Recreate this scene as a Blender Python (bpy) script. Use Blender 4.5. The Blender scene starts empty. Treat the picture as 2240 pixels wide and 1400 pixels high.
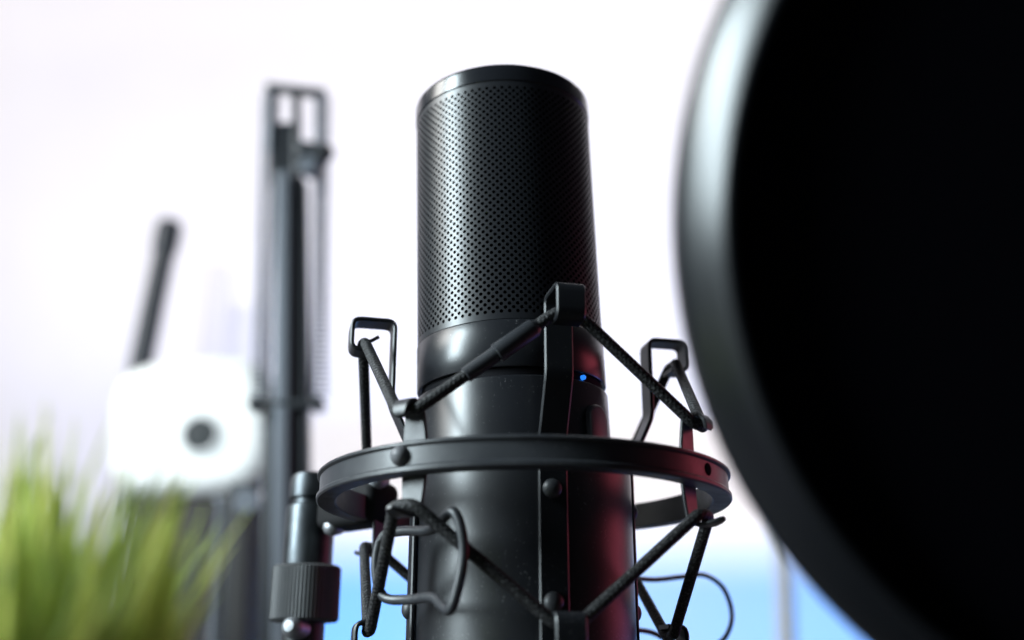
import bpy, math, random
from mathutils import Vector, Matrix
random.seed(7)
R = math.radians
MM = 0.001
sc = bpy.context.scene
C = sc.collection

# ------------------------------------------------------------------ camera
PITCH = R(19.5)
CAM = Vector((-3.0, -270.0, 0.0))                      # millimetres
cam_d = bpy.data.cameras.new('camera')
cam = bpy.data.objects.new('camera', cam_d); C.objects.link(cam)
cam.location = CAM * MM
cam.rotation_euler = (math.pi / 2 + PITCH, 0, 0)
cam_d.sensor_width = 36.0
cam_d.lens = 37.0
cam_d.clip_start = 0.01
cam_d.clip_end = 100
cam_d.dof.use_dof = True
cam_d.dof.focus_distance = 0.258
cam_d.dof.aperture_fstop = 5.8
cam_d.dof.aperture_blades = 0
sc.camera = cam

# ------------------------------------------------------------------ world and lamps
w = bpy.data.worlds.new('World'); sc.world = w; w.use_nodes = True
bg = w.node_tree.nodes['Background']
bg.inputs[0].default_value = (0.35, 0.45, 0.6, 1); bg.inputs[1].default_value = 0.05

def area(name, loc, target, sx, sy, power, col, spread=180):
    l = bpy.data.lights.new(name, 'AREA'); l.shape = 'RECTANGLE'
    l.size = sx; l.size_y = sy; l.energy = power; l.color = col; l.spread = R(spread)
    o = bpy.data.objects.new(name, l); C.objects.link(o)
    o.location = loc
    o.rotation_euler = (Vector(target) - Vector(loc)).to_track_quat('-Z', 'Y').to_euler()
    return o
area('key_softbox', (-0.80, -0.31, 0.42), (0, 0, 0.10), 0.20, 0.66, 20, (0.79, 0.94, 1.0))
area('wall_wash_top', (-0.4, 1.9, 2.7), (-0.4, 3.0, 1.2), 5.8, 0.2, 65, (1.0, 0.95, 0.965))
area('wall_wash_bottom', (-0.2, 2.60, 0.16), (-0.2, 3.0, 1.0), 5.4, 0.1, 8, (1.0, 0.955, 0.96))
area('wall_wash_front', (0.0, 0.9, 1.9), (0.0, 3.0, 1.05), 4.6, 0.2, 12, (1.0, 0.955, 0.96), 60)
area('blue_floor_lamp_left', (-0.40, 1.60, -0.03), (-0.35, 2.2, 0.42), 0.5, 0.05, 9.0, (0.02, 0.27, 1.0))
area('blue_floor_lamp_right', (0.85, 1.60, -0.03), (0.85, 2.2, 0.42), 0.5, 0.05, 6.0, (0.02, 0.29, 1.0))
area('pale_glow_fill', (0.35, 1.65, -0.05), (0.35, 2.2, 0.35), 0.4, 0.05, 1.8, (0.5, 0.8, 1.0))  # added fill that pales the middle of the blue glow
area('backdrop_top_fill', (0.6, 2.24, 2.05), (0.6, 2.24, 0.3), 2.6, 0.1, 8, (1.0, 0.97, 1.0), 70)  # added fill, brightens the curved top of the glow panel
area('red_lamp', (0.50, 0.16, 0.12), (0, 0, 0.06), 0.26, 0.18, 0.30, (1.0, 0.15, 0.22))
area('violet_lamp', (0.46, 0.30, -0.05), (0, 0, 0.02), 0.16, 0.08, 0.22, (0.18, 0.26, 1.0))
area('pink_wall_lamp', (1.5, 2.3, 0.9), (0.9, 3.0, 0.9), 0.4, 0.4, 1.0, (1.0, 0.35, 0.6))
area('back_fill', (-1.6, 0.1, 1.1), (-0.4, 0.7, 0.2), 0.6, 0.6, 5.5, (1.0, 0.98, 0.94), 70)

vs = sc.view_settings
vs.view_transform = 'Standard'; vs.look = 'None'; vs.exposure = 0; vs.gamma = 1
sc.render.engine = 'CYCLES'
sc.cycles.use_denoising = True
sc.cycles.max_bounces = 8
sc.cycles.sample_clamp_indirect = 6

# ------------------------------------------------------------------ materials
def mat(name, col, rough=0.5, metal=0.0, spec=0.5, noise=0.0, nscale=200, bump=0.0, bscale=900, coat=0.0, emit=None, estr=0.0, rvar=0.0, dust=0.0):
    m = bpy.data.materials.new(name); m.use_nodes = True
    nt = m.node_tree; b = nt.nodes['Principled BSDF']
    b.inputs['Base Color'].default_value = (*col, 1)
    b.inputs['Roughness'].default_value = rough
    b.inputs['Metallic'].default_value = metal
    b.inputs['Specular IOR Level'].default_value = spec
    b.inputs['Coat Weight'].default_value = coat
    if emit:
        b.inputs['Emission Color'].default_value = (*emit, 1); b.inputs['Emission Strength'].default_value = estr
    tc = nt.nodes.new('ShaderNodeTexCoord')
    if noise > 0 or rvar > 0:
        n = nt.nodes.new('ShaderNodeTexNoise'); n.inputs['Scale'].default_value = nscale; n.inputs['Detail'].default_value = 6
        nt.links.new(tc.outputs['Object'], n.inputs['Vector'])
        if noise > 0:
            r = nt.nodes.new('ShaderNodeValToRGB')
            r.color_ramp.elements[0].position = 0.3; r.color_ramp.elements[1].position = 0.7
            r.color_ramp.elements[0].color = (*[c * (1 - noise) for c in col], 1)
            r.color_ramp.elements[1].color = (*[min(1, c * (1 + noise)) for c in col], 1)
            nt.links.new(n.outputs['Fac'], r.inputs['Fac']); nt.links.new(r.outputs['Color'], b.inputs['Base Color'])
        if rvar > 0:
            mr = nt.nodes.new('ShaderNodeMapRange')
            mr.inputs['From Min'].default_value = 0.3; mr.inputs['From Max'].default_value = 0.7
            mr.inputs['To Min'].default_value = max(0.02, rough - rvar); mr.inputs['To Max'].default_value = rough + rvar
            nt.links.new(n.outputs['Fac'], mr.inputs['Value']); nt.links.new(mr.outputs['Result'], b.inputs['Roughness'])
    if dust > 0:
        nd = nt.nodes.new('ShaderNodeTexNoise'); nd.inputs['Scale'].default_value = 1500; nd.inputs['Detail'].default_value = 1
        nb = nt.nodes.new('ShaderNodeTexNoise'); nb.inputs['Scale'].default_value = 60; nb.inputs['Detail'].default_value = 3
        nt.links.new(tc.outputs['Object'], nd.inputs['Vector']); nt.links.new(tc.outputs['Object'], nb.inputs['Vector'])
        sm_ = nt.nodes.new('ShaderNodeMath'); sm_.operation = 'MULTIPLY_ADD'; sm_.inputs[1].default_value = 0.35
        nt.links.new(nb.outputs['Fac'], sm_.inputs[0]); nt.links.new(nd.outputs['Fac'], sm_.inputs[2])
        rd = nt.nodes.new('ShaderNodeValToRGB')
        rd.color_ramp.elements[0].position = 0.86; rd.color_ramp.elements[0].color = (*col, 1)
        rd.color_ramp.elements[1].position = 0.96; rd.color_ramp.elements[1].color = (dust, dust, dust * 1.05, 1)
        nt.links.new(sm_.outputs[0], rd.inputs['Fac']); nt.links.new(rd.outputs['Color'], b.inputs['Base Color'])
    if bump > 0:
        n2 = nt.nodes.new('ShaderNodeTexNoise'); n2.inputs['Scale'].default_value = bscale; n2.inputs['Detail'].default_value = 3
        nt.links.new(tc.outputs['Object'], n2.inputs['Vector'])
        bp = nt.nodes.new('ShaderNodeBump'); bp.inputs['Strength'].default_value = bump; bp.inputs['Distance'].default_value = 0.00003
        nt.links.new(n2.outputs['Fac'], bp.inputs['Height']); nt.links.new(bp.outputs['Normal'], b.inputs['Normal'])
    return m

M = {}
M['wall'] = mat('white_paint', (0.84, 0.84, 0.85), 0.9, noise=0.015, nscale=3, bump=0.2, bscale=200)
M['desk'] = mat('dark_desk_laminate', (0.045, 0.04, 0.038), 0.6, noise=0.2, nscale=30)
M['mic'] = mat('black_satin_paint', (0.012, 0.013, 0.016), 0.31, spec=0.6, bump=0.25, bscale=2600, rvar=0.015, nscale=150, dust=0.07)
M['grille'] = mat('black_metal_grille', (0.014, 0.015, 0.018), 0.36, spec=0.6, metal=0.0, bump=0.1, bscale=2000)
M['cap'] = mat('black_gloss_cap', (0.012, 0.013, 0.016), 0.22, spec=0.6, rvar=0.04, nscale=120)
M['inner'] = mat('black_foam', (0.004, 0.004, 0.005), 1.0, spec=0.1)
M['groove'] = mat('black_groove', (0.004, 0.004, 0.006), 0.75, spec=0.15)
M['mount'] = mat('black_powder_coat', (0.03, 0.032, 0.037), 0.42, spec=0.55, bump=0.3, bscale=3000, rvar=0.06, nscale=180, dust=0.07)
M['cradle'] = mat('black_cradle_paint', (0.014, 0.015, 0.018), 0.37, spec=0.6, bump=0.6, bscale=3200, rvar=0.02, nscale=220, dust=0.09)
M['bracket'] = mat('black_bracket_paint', (0.012, 0.013, 0.016), 0.4, spec=0.45, bump=0.3, bscale=3000, dust=0.06)
M['switch'] = mat('grey_switch_plastic', (0.13, 0.13, 0.14), 0.45)
M['rivet'] = mat('black_rivet', (0.03, 0.032, 0.036), 0.48, spec=0.6)
M['dark'] = mat('dark_plastic', (0.012, 0.012, 0.014), 0.5, bump=0.2, bscale=1500)
M['matte'] = mat('matte_black_plastic', (0.008, 0.008, 0.009), 0.75, spec=0.25)
M['wheel'] = mat('knurled_rubber', (0.045, 0.047, 0.05), 0.55)
M['steel'] = mat('steel', (0.36, 0.37, 0.39), 0.55, metal=1.0, rvar=0.06, nscale=200)
M['gunmetal'] = mat('gunmetal', (0.08, 0.088, 0.095), 0.42, metal=1.0, rvar=0.06, nscale=200)
M['rim'] = mat('pop_filter_rim_plastic', (0.006, 0.007, 0.009), 0.31, spec=0.5, bump=0.15, bscale=1200)
M['led'] = mat('blue_led', (0.02, 0.2, 0.9), 0.3, emit=(0.02, 0.22, 0.95), estr=1.2)
M['cable'] = mat('black_rubber_cable', (0.012, 0.016, 0.02), 0.45)
M['armblack'] = mat('boom_arm_black', (0.02, 0.022, 0.026), 0.42, bump=0.1)
M['armgrey'] = mat('boom_arm_grey', (0.12, 0.13, 0.15), 0.5, metal=0.4)
M['spring'] = mat('spring_steel', (0.2, 0.22, 0.25), 0.35, metal=0.9)
M['white'] = mat('white_plastic', (0.86, 0.86, 0.85), 0.35)
M['lens'] = mat('lens_dark', (0.05, 0.055, 0.058), 0.6, spec=0.2)
M['lensring'] = mat('lens_ring_grey', (0.8, 0.8, 0.8), 0.4)
M['rod'] = mat('antenna_black', (0.028, 0.032, 0.042), 0.5)
M['lilac'] = mat('pale_lilac', (0.66, 0.66, 0.78), 0.6)
M['box'] = mat('dark_brown_box', (0.018, 0.016, 0.016), 0.7, noise=0.2, nscale=20)
M['pot'] = mat('white_pot', (0.7, 0.7, 0.68), 0.5)
M['post'] = mat('grey_post', (0.75, 0.74, 0.72), 0.5)

def cord_mat():
    m = bpy.data.materials.new('braided_elastic'); m.use_nodes = True
    nt = m.node_tree; b = nt.nodes['Principled BSDF']; b.inputs['Roughness'].default_value = 0.62
    b.inputs['Specular IOR Level'].default_value = 0.35
    uv = nt.nodes.new('ShaderNodeUVMap')
    def wave(rot):
        mp = nt.nodes.new('ShaderNodeMapping'); mp.inputs['Rotation'].default_value = (0, 0, rot)
        nt.links.new(uv.outputs['UV'], mp.inputs['Vector'])
        wv = nt.nodes.new('ShaderNodeTexWave'); wv.inputs['Scale'].default_value = 0.3; wv.inputs['Distortion'].default_value = 0.6
        nt.links.new(mp.outputs['Vector'], wv.inputs['Vector']); return wv
    a, c = wave(R(38)), wave(R(-38))
    mx = nt.nodes.new('ShaderNodeMath'); mx.operation = 'MAXIMUM'
    nt.links.new(a.outputs['Fac'], mx.inputs[0]); nt.links.new(c.outputs['Fac'], mx.inputs[1])
    bp = nt.nodes.new('ShaderNodeBump'); bp.inputs['Strength'].default_value = 0.6; bp.inputs['Distance'].default_value = 0.0002
    nt.links.new(mx.outputs[0], bp.inputs['Height']); nt.links.new(bp.outputs['Normal'], b.inputs['Normal'])
    n = nt.nodes.new('ShaderNodeTexNoise'); n.inputs['Scale'].default_value = 1.6; n.inputs['Detail'].default_value = 4
    nt.links.new(uv.outputs['UV'], n.inputs['Vector'])
    r = nt.nodes.new('ShaderNodeValToRGB')
    r.color_ramp.elements[0].position = 0.5; r.color_ramp.elements[0].color = (0.012, 0.012, 0.013, 1)
    r.color_ramp.elements[1].position = 0.75; r.color_ramp.elements[1].color = (0.13, 0.13, 0.135, 1)
    nt.links.new(n.outputs['Fac'], r.inputs['Fac']); nt.links.new(r.outputs['Color'], b.inputs['Base Color'])
    return m
M['cord'] = cord_mat()

def grass_mat():
    m = bpy.data.materials.new('grass_blade'); m.use_nodes = True
    nt = m.node_tree; b = nt.nodes['Principled BSDF']; b.inputs['Roughness'].default_value = 0.45
    g = nt.nodes.new('ShaderNodeNewGeometry')
    r = nt.nodes.new('ShaderNodeValToRGB')
    r.color_ramp.elements[0].color = (0.20, 0.29, 0.06, 1); r.color_ramp.elements[1].color = (0.78, 0.80, 0.24, 1)
    e = r.color_ramp.elements.new(0.5); e.color = (0.48, 0.59, 0.13, 1)
    nt.links.new(g.outputs['Random Per Island'], r.inputs['Fac']); nt.links.new(r.outputs['Color'], b.inputs['Base Color'])
    b.inputs['Transmission Weight'].default_value = 0.0
    tr = nt.nodes.new('ShaderNodeBsdfTranslucent'); nt.links.new(r.outputs['Color'], tr.inputs['Color'])
    ms = nt.nodes.new('ShaderNodeMixShader'); ms.inputs[0].default_value = 0.6
    out = nt.nodes['Material Output']
    nt.links.new(b.outputs[0], ms.inputs[1]); nt.links.new(tr.outputs[0], ms.inputs[2]); nt.links.new(ms.outputs[0], out.inputs['Surface'])
    return m
M['grass'] = grass_mat()

def fabric_mat():
    m = bpy.data.materials.new('black_mesh_fabric'); m.use_nodes = True
    nt = m.node_tree; b = nt.nodes['Principled BSDF']; b.inputs['Roughness'].default_value = 0.95
    b.inputs['Base Color'].default_value = (0.0018, 0.0018, 0.0035, 1); b.inputs['Specular IOR Level'].default_value = 0.04
    tc = nt.nodes.new('ShaderNodeTexCoord'); wv = nt.nodes.new('ShaderNodeTexWave'); wv.inputs['Scale'].default_value = 600
    nt.links.new(tc.outputs['Object'], wv.inputs['Vector'])
    bp = nt.nodes.new('ShaderNodeBump'); bp.inputs['Strength'].default_value = 0.3; bp.inputs['Distance'].default_value = 0.0002
    nt.links.new(wv.outputs['Fac'], bp.inputs['Height']); nt.links.new(bp.outputs['Normal'], b.inputs['Normal'])
    return m
M['fabric'] = fabric_mat()

# ------------------------------------------------------------------ mesh helpers (all shapes in millimetres)
class MB:
    def __init__(s): s.v = []; s.f = []; s.uv = None
    def add(s, verts, faces, xf=None):
        o = len(s.v)
        s.v += [tuple(xf @ Vector(p)) if xf else tuple(p) for p in verts]
        s.f += [tuple(i + o for i in f) for f in faces]
        return s
    def lathe(s, prof, seg=64, xf=None, closed=False, a0=0.0, a1=2 * math.pi):
        full = abs(a1 - a0 - 2 * math.pi) < 1e-6
        n = len(prof); cols = seg if full else seg + 1
        vs_ = []
        for i in range(cols):
            a = a0 + (a1 - a0) * i / seg
            vs_ += [(r * math.sin(a), -r * math.cos(a), z) for r, z in prof]
        fs = []
        for i in range(seg):
            j = (i + 1) % cols
            for k in range(n if closed else n - 1):
                l = (k + 1) % n
                fs.append((i * n + k, j * n + k, j * n + l, i * n + l))
        if full and not closed:
            if prof[0][0] > 1e-6: fs.append(tuple(i * n for i in range(cols))[::-1])
            if prof[-1][0] > 1e-6: fs.append(tuple(i * n + n - 1 for i in range(cols)))
        return s.add(vs_, fs, xf)
    def box(s, c, d, bev=0.6, xf=None):
        cx, cy, cz = c; hx, hy, hz = d[0] / 2, d[1] / 2, d[2] / 2
        b = min(bev, hx * .9, hy * .9, hz * .9)
        def ring(hx_, hy_, z):
            q = min(b, hx_ * .9, hy_ * .9)
            pts = []
            for sx, sy, st in ((1, 1, 0), (-1, 1, 90), (-1, -1, 180), (1, -1, 270)):
                for k in range(4):
                    a = R(st + 30 * k)
                    pts.append((cx + sx * (hx_ - q) + q * math.cos(a), cy + sy * (hy_ - q) + q * math.sin(a), z))
            return pts
        levels = []
        for k in range(4):
            t = R(30 * k); levels.append((b - b * math.sin(t), cz - hz + b - b * math.cos(t)))
        levels += [(d_, 2 * cz - z_) for d_, z_ in reversed(levels)]
        vs_ = []
        for d_, z_ in levels: vs_ += ring(hx - d_, hy - d_, z_)
        fs = []; n = 16
        for k in range(len(levels) - 1):
            for i in range(n):
                j = (i + 1) % n
                fs.append((k * n + i, k * n + j, (k + 1) * n + j, (k + 1) * n + i))
        fs.append(tuple(range(n))[::-1]); fs.append(tuple((len(levels) - 1) * n + i for i in range(n)))
        return s.add(vs_, fs, xf)
    def tube(s, pts, r, seg=12, closed=False, xf=None, caps=True):
        pts = [Vector(p) for p in pts]; n = len(pts)
        rad = r if isinstance(r, (list, tuple)) else [r] * n
        T = []
        for i in range(n):
            a = pts[(i - 1) % n] if (closed or i > 0) else pts[0]
            b = pts[(i + 1) % n] if (closed or i < n - 1) else pts[-1]
            T.append((b - a).normalized())
        up = Vector((0, 0, 1)) if abs(T[0].z) < 0.9 else Vector((0, 1, 0))
        N = [(up - T[0] * up.dot(T[0])).normalized()]
        for i in range(1, n):
            N.append((N[-1] - T[i] * N[-1].dot(T[i])).normalized())
        vs_ = []; uv = []; L = 0
        m = n + 1 if closed else n
        for q in range(m):
            i = q % n
            if q: L += (pts[i] - pts[(q - 1) % n]).length
            B = T[i].cross(N[i])
            for k in range(seg):
                a = 2 * math.pi * k / seg
                vs_.append(tuple(pts[i] + (N[i] * math.cos(a) + B * math.sin(a)) * rad[i]))
                uv.append((L, k))
        fs = []
        luv = []
        for q in range(m - 1):
            for k in range(seg):
                l = (k + 1) % seg
                fs.append((q * seg + k, q * seg + l, (q + 1) * seg + l, (q + 1) * seg + k))
                per = 2 * math.pi * r_avg(rad) / seg
                luv += [(uv[q * seg][0], k * per), (uv[q * seg][0], (k + 1) * per), (uv[(q + 1) * seg][0], (k + 1) * per), (uv[(q + 1) * seg][0], k * per)]
        if not closed and caps:
            fs.append(tuple(range(seg))[::-1]); fs.append(tuple((m - 1) * seg + k for k in range(seg)))
            luv += [(0, 0)] * (2 * seg)
        if not s.v: s.uv = luv
        return s.add(vs_, fs, xf)
    def build(s, name, m, parent=None, sharp=35, origin=(0, 0, 0)):
        me = bpy.data.meshes.new(name)
        o0 = Vector(origin)
        me.from_pydata([tuple((Vector(p) - o0) * MM) for p in s.v], [], s.f)
        if s.uv and len(s.uv) == len(me.loops):
            l = me.uv_layers.new(name='UVMap')
            for i, q in enumerate(s.uv): l.data[i].uv = q
        me.shade_smooth(); me.set_sharp_from_angle(angle=R(sharp))
        me.materials.append(m)
        o = bpy.data.objects.new(name, me); C.objects.link(o)
        if parent: o.parent = parent
        else: o.location = o0 * MM
        return o
def r_avg(rad): return sum(rad) / len(rad)

def smooth(pts, n=8, closed=False):
    pts = [Vector(p) for p in pts]; out = []; N = len(pts)
    for i in range(N if closed else N - 1):
        g = (lambda k: pts[k % N]) if closed else (lambda k: pts[max(0, min(N - 1, k))])
        p0, p1, p2, p3 = g(i - 1), g(i), g(i + 1), g(i + 2)
        for k in range(n):
            t = k / n
            out.append(0.5 * ((2 * p1) + (-p0 + p2) * t + (2 * p0 - 5 * p1 + 4 * p2 - p3) * t * t + (-p0 + 3 * p1 - 3 * p2 + p3) * t ** 3))
    if not closed: out.append(pts[-1])
    return out

def fillet(pts, rad, n=5, closed=False):
    pts = [Vector(p) for p in pts]; N = len(pts); out = []
    for i in range(N):
        if not closed and i in (0, N - 1): out.append(pts[i]); continue
        a, p, b = pts[(i - 1) % N], pts[i], pts[(i + 1) % N]
        d1 = min(rad, (a - p).length * .45); d2 = min(rad, (b - p).length * .45)
        A = p + (a - p).normalized() * d1; B = p + (b - p).normalized() * d2
        for k in range(n + 1):
            t = k / n
            out.append(A * (1 - t) ** 2 + p * 2 * t * (1 - t) + B * t * t)
    return out

def ribbon(path, thick, widths, th):
    """flat metal strip: path of (r, z), half widths along it, standing at angle th round the axis"""
    mb = MB(); n = len(path); vs_ = []
    for i, (r, z) in enumerate(path):
        a = path[max(0, i - 1)]; b = path[min(n - 1, i + 1)]
        tx, tz = b[0] - a[0], b[1] - a[1]; L = math.hypot(tx, tz) or 1
        nx, nz = tz / L, -tx / L
        h = widths[i] if isinstance(widths, (list, tuple)) else widths
        e = thick * 0.32
        for (u, q) in ((-h, -thick / 2 + e), (-h + e, -thick / 2), (h - e, -thick / 2), (h, -thick / 2 + e),
                       (h, thick / 2 - e), (h - e, thick / 2), (-h + e, thick / 2), (-h, thick / 2 - e)):
            rr, zz = r + nx * q, z + nz * q
            s_, c_ = math.sin(th), math.cos(th)
            vs_.append((rr * s_ + u * c_, -rr * c_ + u * s_, zz))
    fs = []
    for i in range(n - 1):
        for k in range(8):
            l = (k + 1) % 8
            fs.append((i * 8 + k, i * 8 + l, (i + 1) * 8 + l, (i + 1) * 8 + k))
    fs.append(tuple(range(8))[::-1]); fs.append(tuple((n - 1) * 8 + k for k in range(8)))
    return mb.add(vs_, fs)

def pol(r, th, z, u=0.0):
    return Vector((r * math.sin(th) + u * math.cos(th), -r * math.cos(th) + u * math.sin(th), z))

def frame(p, zdir):
    q = Vector(zdir).normalized().to_track_quat('Z', 'Y')
    return Matrix.Translation(Vector(p)) @ q.to_matrix().to_4x4()

def thing(name, label, cat, loc=(0, 0, 0), rot=(0, 0, 0), group=None):
    o = bpy.data.objects.new(name, None); C.objects.link(o); o.empty_display_size = 0.01
    o.location = Vector(loc) * MM; o.rotation_euler = rot
    return tag(o, label, cat, group)
def tag(o, label, cat, group=None):
    o['label'] = label; o['category'] = cat
    if group: o['group'] = group
    return o
def at(px, py, Y):
    """the point of the vertical plane y = Y that lies behind a spot of the photograph (used to read off sizes)"""
    u, v = (px - 1120) / 2302.2, (700 - py) / 2302.2
    d = Vector((u, math.cos(PITCH) - v * math.sin(PITCH), math.sin(PITCH) + v * math.cos(PITCH)))
    return CAM + d * ((Y - CAM.y) / d.y)

DESK = -70.0
# ------------------------------------------------------------------ setting
def sheet(name, pts, m):
    mb = MB(); mb.add(pts, [(0, 1, 2, 3)]); o = mb.build(name, m); o['kind'] = 'structure'; return o
sheet('wall', [(-6000, 3000, -800), (6000, 3000, -800), (6000, 3000, 4500), (-6000, 3000, 4500)], M['wall'])
d = MB().box((0, 450, DESK - 15), (2600, 1700, 30), 3).build('desk_top', M['desk']); d['kind'] = 'structure'

def backdrop():  # added panel: catches the blue lamps, curved top fades the glow into white
    mb = MB(); prof = [(2200, -700), (2200, 225)]
    for k in range(1, 13):
        a = R(7.0 * k); prof.append((2200 + 200 * (1 - math.cos(a)), 225 + 200 * math.sin(a)))
    back = [(y + 14, z - 14) for y, z in prof][::-1]; back[-1] = (2214, -700)
    loop = prof + back; n = len(loop)
    vs_ = [(x, y, z) for x in (-610, 1900) for y, z in loop]
    fs = [(i, (i + 1) % n, n + (i + 1) % n, n + i) for i in range(n)] + [tuple(range(n))[::-1], tuple(n + i for i in range(n))]
    return mb.add(vs_, fs)
tag(backdrop().build('glow_backdrop', M['wall'], None, 40, (640, 2210, -700)),
    'added low white partition glowing blue at the bottom, behind the shock mount', 'backdrop')

# ------------------------------------------------------------------ microphone
mic = thing('microphone', 'black side-address studio microphone with perforated grille and small blue light', 'microphone',
            (-0.6, 0, 0), (0, -R(1.9), 0))
Z_TOP, Z_SEAM, Z_MESH0, Z_COL0, Z_GRV = 160.5, 155.2, 87.2, 75.0, 72.8
MB().lathe([(0, Z_TOP), (20, Z_TOP), (24.2, Z_TOP - .05), (24.7, Z_TOP - .22), (24.97, Z_TOP - .6), (25.05, Z_TOP - 1.1), (25.05, Z_SEAM + .25), (24.8, Z_SEAM), (22, Z_SEAM)][::-1], 128).build('cap', M['cap'], mic, 40)
def grille():
    mb = MB(); NC = 76; DT = 2 * math.pi / NC; RO, RI = 24.85, 24.15; ZA, ZB = Z_MESH0 + .15, Z_SEAM - .1
    rows = 65; m_ = 1.0; DZ = (ZB - ZA - 2 * m_) / (rows + 1)
    V = {}; vs_ = []; fs = []
    def vid(key, a, z, r):
        if key not in V: V[key] = len(vs_); vs_.append((r * math.sin(a), -r * math.cos(a), z))
        return V[key]
    for j in range(rows):
        zc = ZA + m_ + (j + 1) * DZ
        for i in range(NC):
            h = 2 * i + (j % 2)               # column in half steps
            ac = h * DT / 2
            ring = []
            for k, (dh, dj) in enumerate(((1, 0), (.5, .5), (0, 1), (-.5, .5), (-1, 0), (-.5, -.5), (0, -1), (.5, -.5))):
                key = ('o', (round((h + dh) * 2)) % (4 * NC), round((j + dj) * 2))
                ring.append(vid(key, ac + dh * DT / 2, zc + dj * DZ, RO))
            top = []; bot = []
            for k in range(8):
                t = math.pi / 4 * k; rr = 0.49
                a = ac + rr * math.cos(t) / RO; z = zc + rr * math.sin(t)
                top.append(len(vs_)); vs_.append((RO * math.sin(a), -RO * math.cos(a), z))
                bot.append(len(vs_)); vs_.append((RI * math.sin(a), -RI * math.cos(a), z))
            for k in range(8):
                l = (k + 1) % 8
                fs.append((ring[k], ring[l], top[l], top[k])); fs.append((top[k], top[l], bot[l], bot[k]))
    # plain margins above and below the pattern
    for j, zz, up in ((0, ZA, False), (rows - 1, ZB, True)):
        sgn = 1 if up else -1
        for i in range(NC):
            h = 2 * i + (j % 2)
            p = vid(('o', (2 * h + 2) % (4 * NC), 2 * j), 0, 0, RO); q = vid(('o', (2 * h) % (4 * NC), 2 * (j + sgn)), 0, 0, RO)
            p0 = vid(('o', (2 * h - 2) % (4 * NC), 2 * j), 0, 0, RO)
            m1 = vid(('o', (2 * h + 1) % (4 * NC), 2 * j + sgn), 0, 0, RO); m0 = vid(('o', (2 * h - 1) % (4 * NC), 2 * j + sgn), 0, 0, RO)
            e0 = vid(('m', (2 * h - 2) % (4 * NC), j), (h - 1) * DT / 2, zz, RO); e1 = vid(('m', (2 * h) % (4 * NC), j), h * DT / 2, zz, RO)
            e2 = vid(('m', (2 * h + 2) % (4 * NC), j), (h + 1) * DT / 2, zz, RO)
            a, b = (p0, m0, q, e1, e0), (q, m1, p, e2, e1)
            fs.append(a[::-1] if not up else a[::-1]); fs.append(b[::-1] if not up else b[::-1])
    mb.add(vs_, fs); return mb
MB_g = grille()
g = MB_g.build('grille', M['grille'], mic, 50)
MB().lathe([(0, Z_MESH0 - 1), (23.0, Z_MESH0 - 1), (23.0, Z_SEAM + .5), (0, Z_SEAM + .5)], 64).build('inner_screen', M['inner'], mic)
MB().lathe([(20, Z_MESH0), (24.9, Z_MESH0), (25.05, Z_MESH0 - .2), (25.05, Z_COL0 + .3), (24.8, Z_COL0), (20, Z_COL0)], 128).build('collar', M['mic'], mic, 40)
MB().lathe([(20, Z_COL0 + .4), (23.9, Z_COL0 + .4), (23.9, Z_GRV - .4), (20, Z_GRV - .4)], 128).build('groove_band', M['groove'], mic, 40)
MB().lathe([(0, -20), (24.6, -20), (25.3, -19), (25.3, Z_GRV - .65), (25.15, Z_GRV - .25), (24.8, Z_GRV), (22, Z_GRV)], 128).build('body', M['mic'], mic, 30)
thl = R(47.5)
MB().lathe([(0, .6), (.35, .55), (.58, .3), (.65, -.6), (.65, -1)][::-1], 20, frame(pol(24.4, thl, 73.95), pol(1, thl, 0))).build('indicator_light', M['led'], mic)
def switch():
    mb = MB(); th = R(53); pts = []; h, z0, z1 = 3.6, 54.0, 66.9
    q = 3.2
    for cx_, cz, st in ((h - q, z1 - q, 0), (-h + q, z1 - q, 90), (-h + q, z0 + q, 180), (h - q, z0 + q, 270)):
        for k in range(6):
            a = R(st + 18 * k); pts.append((cx_ + q * math.cos(a), cz + q * math.sin(a)))
    n = len(pts); vs_ = []
    cz0 = (z0 + z1) / 2
    for (r_, s_) in ((24.4, 1), (26.5, 1), (26.85, .94), (27.0, .84)):
        for u, z in pts: vs_.append(tuple(pol(r_, th + u * s_ / 25.2, cz0 + (z - cz0) * s_)))
    fs = [(k * n + i, k * n + (i + 1) % n, (k + 1) * n + (i + 1) % n, (k + 1) * n + i) for k in range(3) for i in range(n)]
    fs.append(tuple(3 * n + i for i in range(n)))
    mb.add(vs_, fs); return mb
switch().build('side_switch', M['switch'], mic, 30)

# ------------------------------------------------------------------ shock mount
sm = thing('shock_mount', 'black metal shock mount ring with elastic cords holding the microphone', 'shock mount')
ZM = 48.2; TH0 = R(13.2)
INNER = [TH0 + R(90 * k) for k in range(4)]
OUTER = [R(-31.8), R(54.5), R(148), R(238)]
MB().lathe([(47.6, ZM - 3.2), (47.9, ZM - 3.45), (52.1, ZM - 3.45), (52.45, ZM - 3.1), (52.45, ZM - 2.3), (52.2, ZM - 2.0), (51.75, ZM - 1.8), (51.75, ZM + 2.2),
            (52.2, ZM + 2.4), (52.45, ZM + 2.65), (52.45, ZM + 3.1), (52.1, ZM + 3.4), (47.9, ZM + 3.4), (47.6, ZM + 3.1)], 160, closed=True).build('ring', M['mount'], sm, 28)
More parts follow.
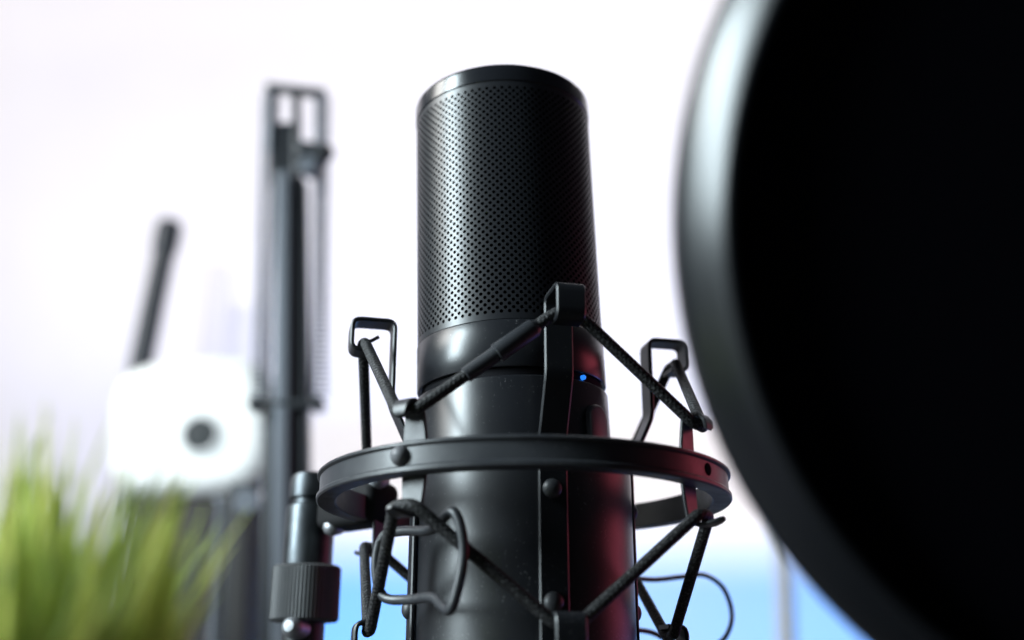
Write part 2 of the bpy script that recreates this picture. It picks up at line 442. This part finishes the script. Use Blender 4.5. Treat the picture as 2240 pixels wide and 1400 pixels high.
# inner cradle: open sleeve round the microphone
MB().lathe([(26.0, -30), (27.2, -30), (27.5, -29.6), (27.5, 54.2), (27.2, 54.6), (26.0, 54.6)], 128, closed=True).build('cradle', M['cradle'], sm, 30)
RL, RU, LIP, LIPL = 28.3, 35.0, 46.0, 41.5
DZ_IN = [0.0, 3.0, 2.8, 2.6]
for th, dz in zip(INNER, DZ_IN):
    path = [(RL, ZM), (RL, 56), (RU, 70), (RU, 88.8 + dz), (LIP, 88.8 + dz), (LIP, 80.6 + dz), (LIP - 5.0, 80.6 + dz)]
    up = fillet([Vector((r, 0, z)) for r, z in path], 2.2, 5)
    up = [(p.x, p.z) for p in up]
    lo = fillet([Vector((r, 0, z)) for r, z in [(LIPL - 5.0, 15.8), (LIPL, 15.8), (LIPL, 7.6), (RL, 7.6), (RL, ZM)]], 2.2, 5)
    lo = [(p.x, p.z) for p in lo]
    b = ribbon(lo[:-1] + up, 1.1, 3.5, th).build('cradle_bracket', M['bracket'], sm, 40)
    for z_ in (44.4, 19.0):
        rl = RL + .5
        MB().lathe([(0, 1.5), (.9, 1.4), (1.7, 1.0), (2.3, .3), (2.4, -.4)][::-1], 24, frame(pol(rl + .15, th, z_, -.3), pol(1, th, 0))).build('rivet', M['rivet'], b)
RS = 47.0
for i, th in enumerate(OUTER):
    zt, zb = ZM + 12.2, ZM - 11.2
    path = []; wd = []
    for k in range(9):
        t = k / 8; z = zb + (zt - zb) * t
        path.append((RS - 0.5 * math.sin(math.pi * t), z)); wd.append(2.5 + 0.95 * math.sin(math.pi * t))
    def curl(z, s):
        return [(RS + 1.0, z + s * .75), (RS + 2.6, z + s * 1.05), (RS + 4.8, z + s * .95), (RS + 6.6, z + s * .5), (RS + 7.6, z + s * .1), (RS + 8.1, z - s * .1)], [2.4, 2.35, 2.2, 1.8, 1.2, .6]
    ut, uw = [(RS + 1.0, zt + .75), (RS + 2.8, zt + 1.05), (RS + 4.4, zt + .6), (RS + 5.3, zt - .6), (RS + 5.5, zt - 1.9), (RS + 5.2, zt - 2.6)], [2.4, 2.4, 2.3, 2.2, 1.9, 1.4]; lt, lw = curl(zb, -1)
    path = lt[::-1] + path + ut; wd = lw[::-1] + wd + uw
    b = ribbon(path, 0.95, wd, th).build('ring_bracket', M['mount'], sm, 40)
    if i == 1:
        MB().lathe([(0, .12), (1.35, .12), (1.5, 0), (1.5, -.5)][::-1], 20, frame(pol(51.85, th, ZM + .3), pol(1, th, 0))).build('screw_socket', M['inner'], b)
    else:
        MB().lathe([(0, 2.2), (.9, 2.05), (1.7, 1.55), (2.2, .6), (2.3, -.3)][::-1], 28, frame(pol(51.8, th, ZM + .4), pol(1, th, 0))).build('bolt', M['switch'], b)

def cord_loop(z_in, z_out, r_out, r_in, dzs=(0, 0, 0, 0)):
    pts = []
    order = []
    for k in range(4):
        order.append(('i', INNER[k], dzs[k])); order.append(('o', OUTER[(k + 1) % 4], 0))
    for kind, th, dz in order:
        r_, z_ = (r_in, z_in) if kind == 'i' else (r_out, z_out)
        for u in (-2.6, 0, 2.6): pts.append(pol(r_ + (0.5 if u == 0 else 0), th, z_ + dz, u))
    return fillet(pts, 1.6, 3, True)
ROUT = RS + 3.0
up_pts = cord_loop(80.6 + 2.0, ZM + 12.2 - 1.3, ROUT, LIP - 3.4, DZ_IN)
# straight runs get extra stations so that the braid follows evenly
def densify(pts, step=2.5, closed=True):
    out = []; N = len(pts)
    for i in range(N if closed else N - 1):
        a, b = pts[i], pts[(i + 1) % N]; n = max(1, int((b - a).length / step))
        out += [a.lerp(b, k / n) for k in range(n)]
    return out
co = MB().tube(densify(up_pts), 1.4, 14, True).build('upper_elastic_cord', M['cord'], sm, 80)
a, b = pol(ROUT, OUTER[0], ZM + 10.9, 2.6), pol(LIP - 3.4, INNER[0], 82.6, -2.6)
MB().tube([a.lerp(b, t) for t in (.34, .345, .5, .56, .565, .83, .835, .86)], [1.5, 1.85, 1.85, 1.85, 2.3, 2.3, 2.15, 1.5], 20).build('cord_sleeve', M['mount'], co, 50)
lo_pts = cord_loop(13.8, ZM - 11.2 + 1.1, ROUT, LIPL - 3.4)
MB().tube(densify(lo_pts), 1.4, 14, True).build('lower_elastic_cord', M['cord'], sm, 80)
# loose cord tails
p = pol(LIP - 4, INNER[3], 86.0)
MB().tube([p, p + Vector((1.5, 0, .6)), p + Vector((3.2, -.2, 1.5))], .5, 8).build('cord_tail', M['cord'], sm)
# bent wire clip on the left of the cradle
wire = [at(836, 1176, -22), at(880, 1162, -26), at(940, 1160, -33), at(965, 1138, -39), at(990, 1119, -42), at(1007, 1150, -43), at(1014, 1210, -43),
        at(1004, 1275, -43), at(986, 1332, -42), at(968, 1326, -38), at(945, 1307, -33), at(890, 1312, -26), at(838, 1304, -22), at(822, 1240, -21)]
MB().tube(smooth(wire, 6, True), 1.15, 12, True).build('wire_clip', M['mount'], sm, 80)
# swivel: arm from the ring to the post with the thumb wheel
PX, PY = -63.0, 45.0
q = Vector((PX, PY, 0)); e = pol(49, R(238), 0); mid = (q + e) / 2; ang = math.atan2(q.y - e.y, q.x - e.x)
blk = MB().box((0, 0, 0), (24, 12, 12), 2.5, Matrix.Translation((mid.x + 5, mid.y - 4, 50)) @ Matrix.Rotation(ang, 4, 'Z')).build('swivel_block', M['matte'], sm, 40)
for (px_, py_, yy) in ((775, 1064, 26), (822, 1053, 22), (726, 1153, 33)):
    MB().lathe([(0, 2.2), (1.2, 2.0), (2.2, 1.2), (2.6, 0), (2.6, -4)][::-1], 24, frame(at(px_, py_, yy), (-.3, -1, -.25))).build('screw', M['steel'], blk)
T = Matrix.Translation((PX, PY, 0))
MB().lathe([(0, 62.3), (4.2, 62.3), (6.0, 61.6), (6.6, 60), (6.6, 54.8), (5.6, 54.2), (5.6, 52.8), (6.9, 52.2), (7.2, 51), (7.2, 30), (0, 30)][::-1], 48, T).build('swivel_post', M['gunmetal'], sm, 30)
kn = MB()
prof = []
N = 120; vs_ = []; zz = [(19.2, .93), (19.9, 1), (34.3, 1), (35.0, .93)]
for z, s_ in zz:
    for k in range(N):
        rr = (9.75 + (.16 if k % 2 else -.08)) * s_; a = 2 * math.pi * k / N
        vs_.append((PX + rr * math.sin(a), PY - rr * math.cos(a), z))
fs = [(j * N + k, j * N + (k + 1) % N, (j + 1) * N + (k + 1) % N, (j + 1) * N + k) for j in range(3) for k in range(N)]
fs += [tuple(range(N))[::-1], tuple(3 * N + k for k in range(N))]
kn.add(vs_, fs).build('thumb_wheel', M['wheel'], sm, 25)

# stand under the swivel
st = thing('microphone_stand', 'steel threaded stand tube below the knurled wheel of the shock mount', 'stand', (PX, PY, DESK))
o0 = Vector((PX, PY, DESK))
zt = 19.0
MB().lathe([(6.0, 0), (6.0, zt - DESK)], 40).build('tube', M['dark'], st)
MB().lathe([(0, 4), (50, 4), (52, 3), (52, 0), (0, 0)][::-1], 64).build('base', M['dark'], st)
MB().lathe([(0, 3), (1.5, 2.8), (2.8, 1.6), (3.2, 0), (3.2, -6)][::-1], 24, frame(Vector(at(642, 1372, PY - 8)) - o0, (-.35, -1, .1))).build('set_screw', M['steel'], st)

# ------------------------------------------------------------------ microphone cable behind
cb = [at(1372, 1262, 40), at(1430, 1268, 48), at(1490, 1262, 55), at(1540, 1258, 60), at(1580, 1284, 62), at(1599, 1330, 62), at(1597, 1372, 60), at(1570, 1408, 58),
      at(1500, 1420, 52), at(1430, 1385, 46), at(1385, 1378, 40)]
tag(MB().tube(smooth(cb, 8), 0.75, 10).build('cable', M['cable'], None, 80, tuple(cb[0])), 'thin black cable curling in a loop at right behind the microphone', 'cable')

# ------------------------------------------------------------------ pop filter
def camspace(X, Yu, Zf):
    f = Vector((0, math.cos(PITCH), math.sin(PITCH))); u = Vector((0, -math.sin(PITCH), math.cos(PITCH)))
    return CAM + Vector((X, 0, 0)) + u * Yu + f * Zf
pc = camspace(99.6, 13.4, 139)
pf = thing('pop_filter', 'large round black pop filter with rounded rim, close on the right', 'pop filter', pc)
nrm = Vector((-0.10, -math.cos(PITCH), -math.sin(PITCH)))
XF = frame((0, 0, 0), nrm)
prof = [(69.6, -5), (69.6, 4.2), (69.9, 5.0), (70.5, 5.1), (71.2, 4.7), (72.8, 3.25), (74.4, 1.75), (76.0, 0.15), (76.9, -1.0), (77.4, -2.4), (77.5, -4.4), (77.2, -5.4), (76.4, -5.8), (70.4, -5.8)]
MB().lathe(prof, 160, XF, closed=True).build('rim', M['rim'], pf, 60)
for z in (1.0, -2.5):
    MB().lathe([(0, z), (30, z + .2), (70.5, z)], 96, XF).build('mesh_screen', M['fabric'], pf)
gb = XF @ Vector((60, -47, 0))
MB().tube(smooth([gb, gb + Vector((20, 8, -15)), gb + Vector((45, 30, -40)), Vector((gb.x + 50, gb.y + 60, DESK - pc.z + 2))], 8), 4.5, 16).build('gooseneck', M['dark'], pf, 60)

# ------------------------------------------------------------------ boom arm
AY = 300.0
ab = at(628, 1400, AY); ab = Vector((ab.x, AY, DESK))
arm = thing('boom_arm', 'folding black boom arm with tension springs standing upright left of the microphone', 'boom arm', ab)
def P(x, y, Y=AY): return at(x, y, Y) - ab
def bar(name, p, q, wx, wy, m, parent=None):
    dirv = (q - p); L = dirv.length
    zz_ = dirv.normalized(); yv = Vector((0, 1, 0)); xv = yv.cross(zz_).normalized(); yv = zz_.cross(xv)
    mtx = Matrix((xv, yv, zz_)).transposed().to_4x4(); mtx.translation = (p + q) / 2
    return MB().box((0, 0, 0), (wx, wy, L), 1.2, mtx).build(name, m, parent or arm, 40)
bar('tube', P(648, 196), P(652, 430), 5.0, 8, M['armblack'])
bar('tube', P(654, 400), P(662, 1420), 9.6, 12, M['armblack'])
bar('tube', P(622, 380, AY - 6), P(616, 1420, AY - 6), 9.0, 10, M['armgrey'])
bar('tube', P(592, 900, AY + 4), P(586, 1420, AY + 4), 6.5, 10, M['armblack'])
def spring(p, q, r_, wr, turns, parent=None):
    n = turns * 10; pts = []; dv = q - p; z_ = dv.normalized(); x_ = Vector((0, 1, 0)).cross(z_).normalized(); y_ = z_.cross(x_)
    for i in range(n + 1):
        a = 2 * math.pi * i / 10
        pts.append(p + dv * (i / n) + x_ * r_ * math.cos(a) + y_ * r_ * math.sin(a))
    return MB().tube(pts, wr, 5).build('spring', M['spring'], parent or arm, 80)
spring(P(594, 206), P(568, 872), 5.0, .6, 62)
spring(P(706, 212), P(702, 872), 4.0, .6, 60)
bar('spring_rod', P(592, 204), P(590, 335), 3.2, 3, M['spring'])
bar('spring_rod', P(707, 208), P(703, 425), 2.6, 3, M['spring'])
bar('end_bar', P(582, 192), P(712, 206), 5, 6, M['armblack'])
bar('rail', P(600, 198, AY + 4), P(588, 872, AY + 4), 2.4, 3, M['armgrey'])
bar('rail', P(692, 204, AY + 4), P(684, 872, AY + 4), 2.0, 3, M['armgrey'])
bar('hinge_plate', P(614, 270, AY + 2), P(614, 402, AY + 2), 14, 4, M['armblack'])
MB().lathe([(0, 6), (5, 6), (6, 5), (6, -4), (0, -4)][::-1], 32, frame(P(678, 366, AY - 8), (0, -1, -.2))).build('hinge_disc', M['armgrey'], arm)
bar('hinge_clamp', P(650, 326, AY - 6), P(700, 332, AY - 6), 8, 10, M['armblack'])
MB().lathe([(0, 6), (4, 6), (5.5, 4.5), (5.5, -4), (0, -4)][::-1], 24, frame(P(706, 338, AY - 8), (.5, -.8, 0))).build('hinge_knob', M['armblack'], arm)
bar('spring_crossbar', P(556, 884, AY - 8), P(702, 886, AY - 8), 5, 6, M['armblack'])
for x_ in (560, 694):
    MB().lathe([(0, 4), (3, 4), (4, 3), (4, -4), (0, -4)][::-1], 24, frame(P(x_, 885, AY - 10), (0, -1, 0))).build('spring_peg', M['armblack'], arm)
LY = AY + 60
bar('lower_tube', P(530, 1080, LY), P(520, 1420, LY), 11, 10, M['box'])
bar('lower_tube', P(506, 1075, LY), P(496, 1420, LY), 4, 10, M['armblack'])
spring(P(488, 1090, LY), P(468, 1420, LY), 4.2, .8, 30)
bar('lower_hinge', P(505, 1070, LY), P(570, 1066, LY), 6, 10, M['armblack'])
MB().lathe([(0, 3), (7, 3), (8, 2), (8, -2), (0, -2)][::-1], 32, frame(P(541, 1098, LY - 10), (0, -1, 0))).build('hinge_disc', M['armgrey'], arm)
MB().lathe([(0, 22), (22, 22), (24, 20), (30, 4), (30, 0), (0, 0)][::-1], 40).build('base_clamp', M['armblack'], arm)

# ------------------------------------------------------------------ things at the back left
DY = 700.0
bx0 = at(300, 1098, DY); bx1 = at(575, 1098, DY)
bw = bx1.x - bx0.x; top = bx0.z
tag(MB().box(((bx0.x + bx1.x) / 2, DY + 75, (top + DESK) / 2), (bw, 190, top - DESK), 6).build('storage_box', M['box'], None, 40, ((bx0.x + bx1.x) / 2, DY + 75, DESK)),
    'dark brown box behind the grass, carrying the white device', 'box')
c0 = at(415, 940, DY)
dv = thing('indoor_camera', 'white rounded camera device with one dark round lens, behind the grass', 'camera', (c0.x, DY, top))
def squircle(w_, h_, dpt, xf):
    mb = MB(); n = 64; vs_ = []; lv = [(-.5, .80), (-.46, .90), (-.36, .97), (-.2, 1), (.2, 1), (.36, .97), (.46, .90), (.5, .80)]
    for t, s_ in lv:
        for k in range(n):
            a = 2 * math.pi * k / n; ca, sa = math.cos(a), math.sin(a); p_ = .56
            vs_.append((w_ / 2 * s_ * math.copysign(abs(ca) ** p_, ca), dpt * t, h_ / 2 * s_ * math.copysign(abs(sa) ** p_, sa)))
    fs = [(j * n + k, j * n + (k + 1) % n, (j + 1) * n + (k + 1) % n, (j + 1) * n + k) for j in range(len(lv) - 1) for k in range(n)]
    fs += [tuple(range(n)), tuple((len(lv) - 1) * n + k for k in range(n))[::-1]]
    return mb.add(vs_, fs, xf)
e0, e1 = at(252, 780, DY - 25), at(580, 1098, DY - 25)
W_, H_ = e1.x - e0.x, e0.z - top
squircle(W_, H_, 50, Matrix.Translation(((e0.x + e1.x) / 2 - c0.x, 0, H_ / 2 + 1)) @ Matrix.Rotation(R(-4), 4, 'Y')).build('housing', M['white'], dv, 50)
lp = at(438, 950, DY - 26) - Vector((c0.x, DY, top))
ln = MB().lathe([(0, 2.0), (13, 2.0), (15.5, 1.2), (16, -4)][::-1], 40, frame(lp, (0, -1, 0))).build('lens', M['lens'], dv)
MB().lathe([(16.2, 0), (16.2, 2.2), (18.5, 2.2), (19.5, 0)], 40, frame(lp, (0, -1, 0)), closed=True).build('lens_ring', M['lensring'], ln)

RY = 780.0
r0, r1 = at(303, 820, RY), at(372, 488, RY); r0b = Vector((r0.x + 12, RY, top))
an = thing('antenna', 'dark slanted antenna rod with a thicker rounded tip above the white device', 'antenna', r0b)
MB().tube([Vector((0, 0, 0)), Vector((0, 0, 40)), r0 - r0b, (r0 - r0b).lerp(r1 - r0b, .3), r1 - r0b], [12, 12, 12, 12, 11.5], 20).build('rod', M['rod'], an)
dd = (r1 - r0).normalized()
MB().tube([(r1 - r0b) - dd * 38, (r1 - r0b) - dd * 30, (r1 - r0b) - dd * 4, (r1 - r0b) + dd * 1.5, (r1 - r0b) + dd * 4], [11.5, 14, 14, 11, 3], 20).build('tip', M['rod'], an)
l0, l1 = at(478, 1080, 2800), at(482, 575, 2800)
lb = Vector((l0.x, 2800, -700))  # pale lilac upright tube close to the wall
tag(MB().tube([lb, l1 - Vector((0, 0, 20)), l1 - Vector((0, 0, 6)), l1], [40, 40, 32, 14], 24).build('lilac_upright', M['lilac'], None, 60, tuple(lb)),
    'faint pale lilac upright form against the wall, left of the boom arm', 'post')

# ------------------------------------------------------------------ grass plant
GY = -122.0
gb0 = at(22, 1400, GY); gb0.z = DESK
gp = thing('grass_plant', 'bright green potted grass plant, blurred in the lower left corner', 'plant', gb0)
MB().lathe([(0, 0), (17, 0), (18, 1), (24, 58), (24, 60), (22.5, 60), (22, 55), (0, 55)], 48).build('pot', M['pot'], gp)
gm = MB()
for i in range(250):
    a = random.uniform(0, 2 * math.pi); r_ = 20.5 * math.sqrt(random.random())
    x0, y0 = r_ * math.cos(a), r_ * math.sin(a)
    H = random.uniform(38, 65) * (1 - .2 * (r_ / 20.5))
    lean = Vector((x0 * .35 + random.gauss(0, 4), y0 * .3 + random.gauss(0, 4), 0))
    wv_ = random.uniform(1.0, 2.1); yaw = random.uniform(0, math.pi)
    side = Vector((math.cos(yaw), math.sin(yaw) * .6, 0))
    vs_ = []
    for k in range(5):
        t = k / 4
        p_ = Vector((x0, y0, 55)) + Vector((0, 0, H * (t - .12 * t * t))) + lean * t * t
        hw = wv_ * (1 - t ** 1.8) + .05
        f_ = Vector((-side.y, side.x, 0)) * (-.25 * hw)
        vs_ += [tuple(p_ - side * hw), tuple(p_ + f_), tuple(p_ + side * hw)]
    fs = []
    for k in range(4):
        fs += [(3 * k, 3 * k + 1, 3 * k + 4, 3 * k + 3), (3 * k + 1, 3 * k + 2, 3 * k + 5, 3 * k + 4)]
    gm.add(vs_, fs)
gl = gm.build('blades', M['grass'], gp, 80); gl['kind'] = 'stuff'

# ------------------------------------------------------------------ post at the back right
q0, q1 = at(1708, 1400, 1500), at(1706, 1000, 1500)
pb = Vector((q0.x, 1500, DESK))
tag(MB().tube([pb, Vector((q1.x, 1500, q1.z))], [15, 15], 24).build('lamp_post', M['post'], None, 60, tuple(pb)),
    'slim grey upright post in front of the blue glow at lower right', 'post')
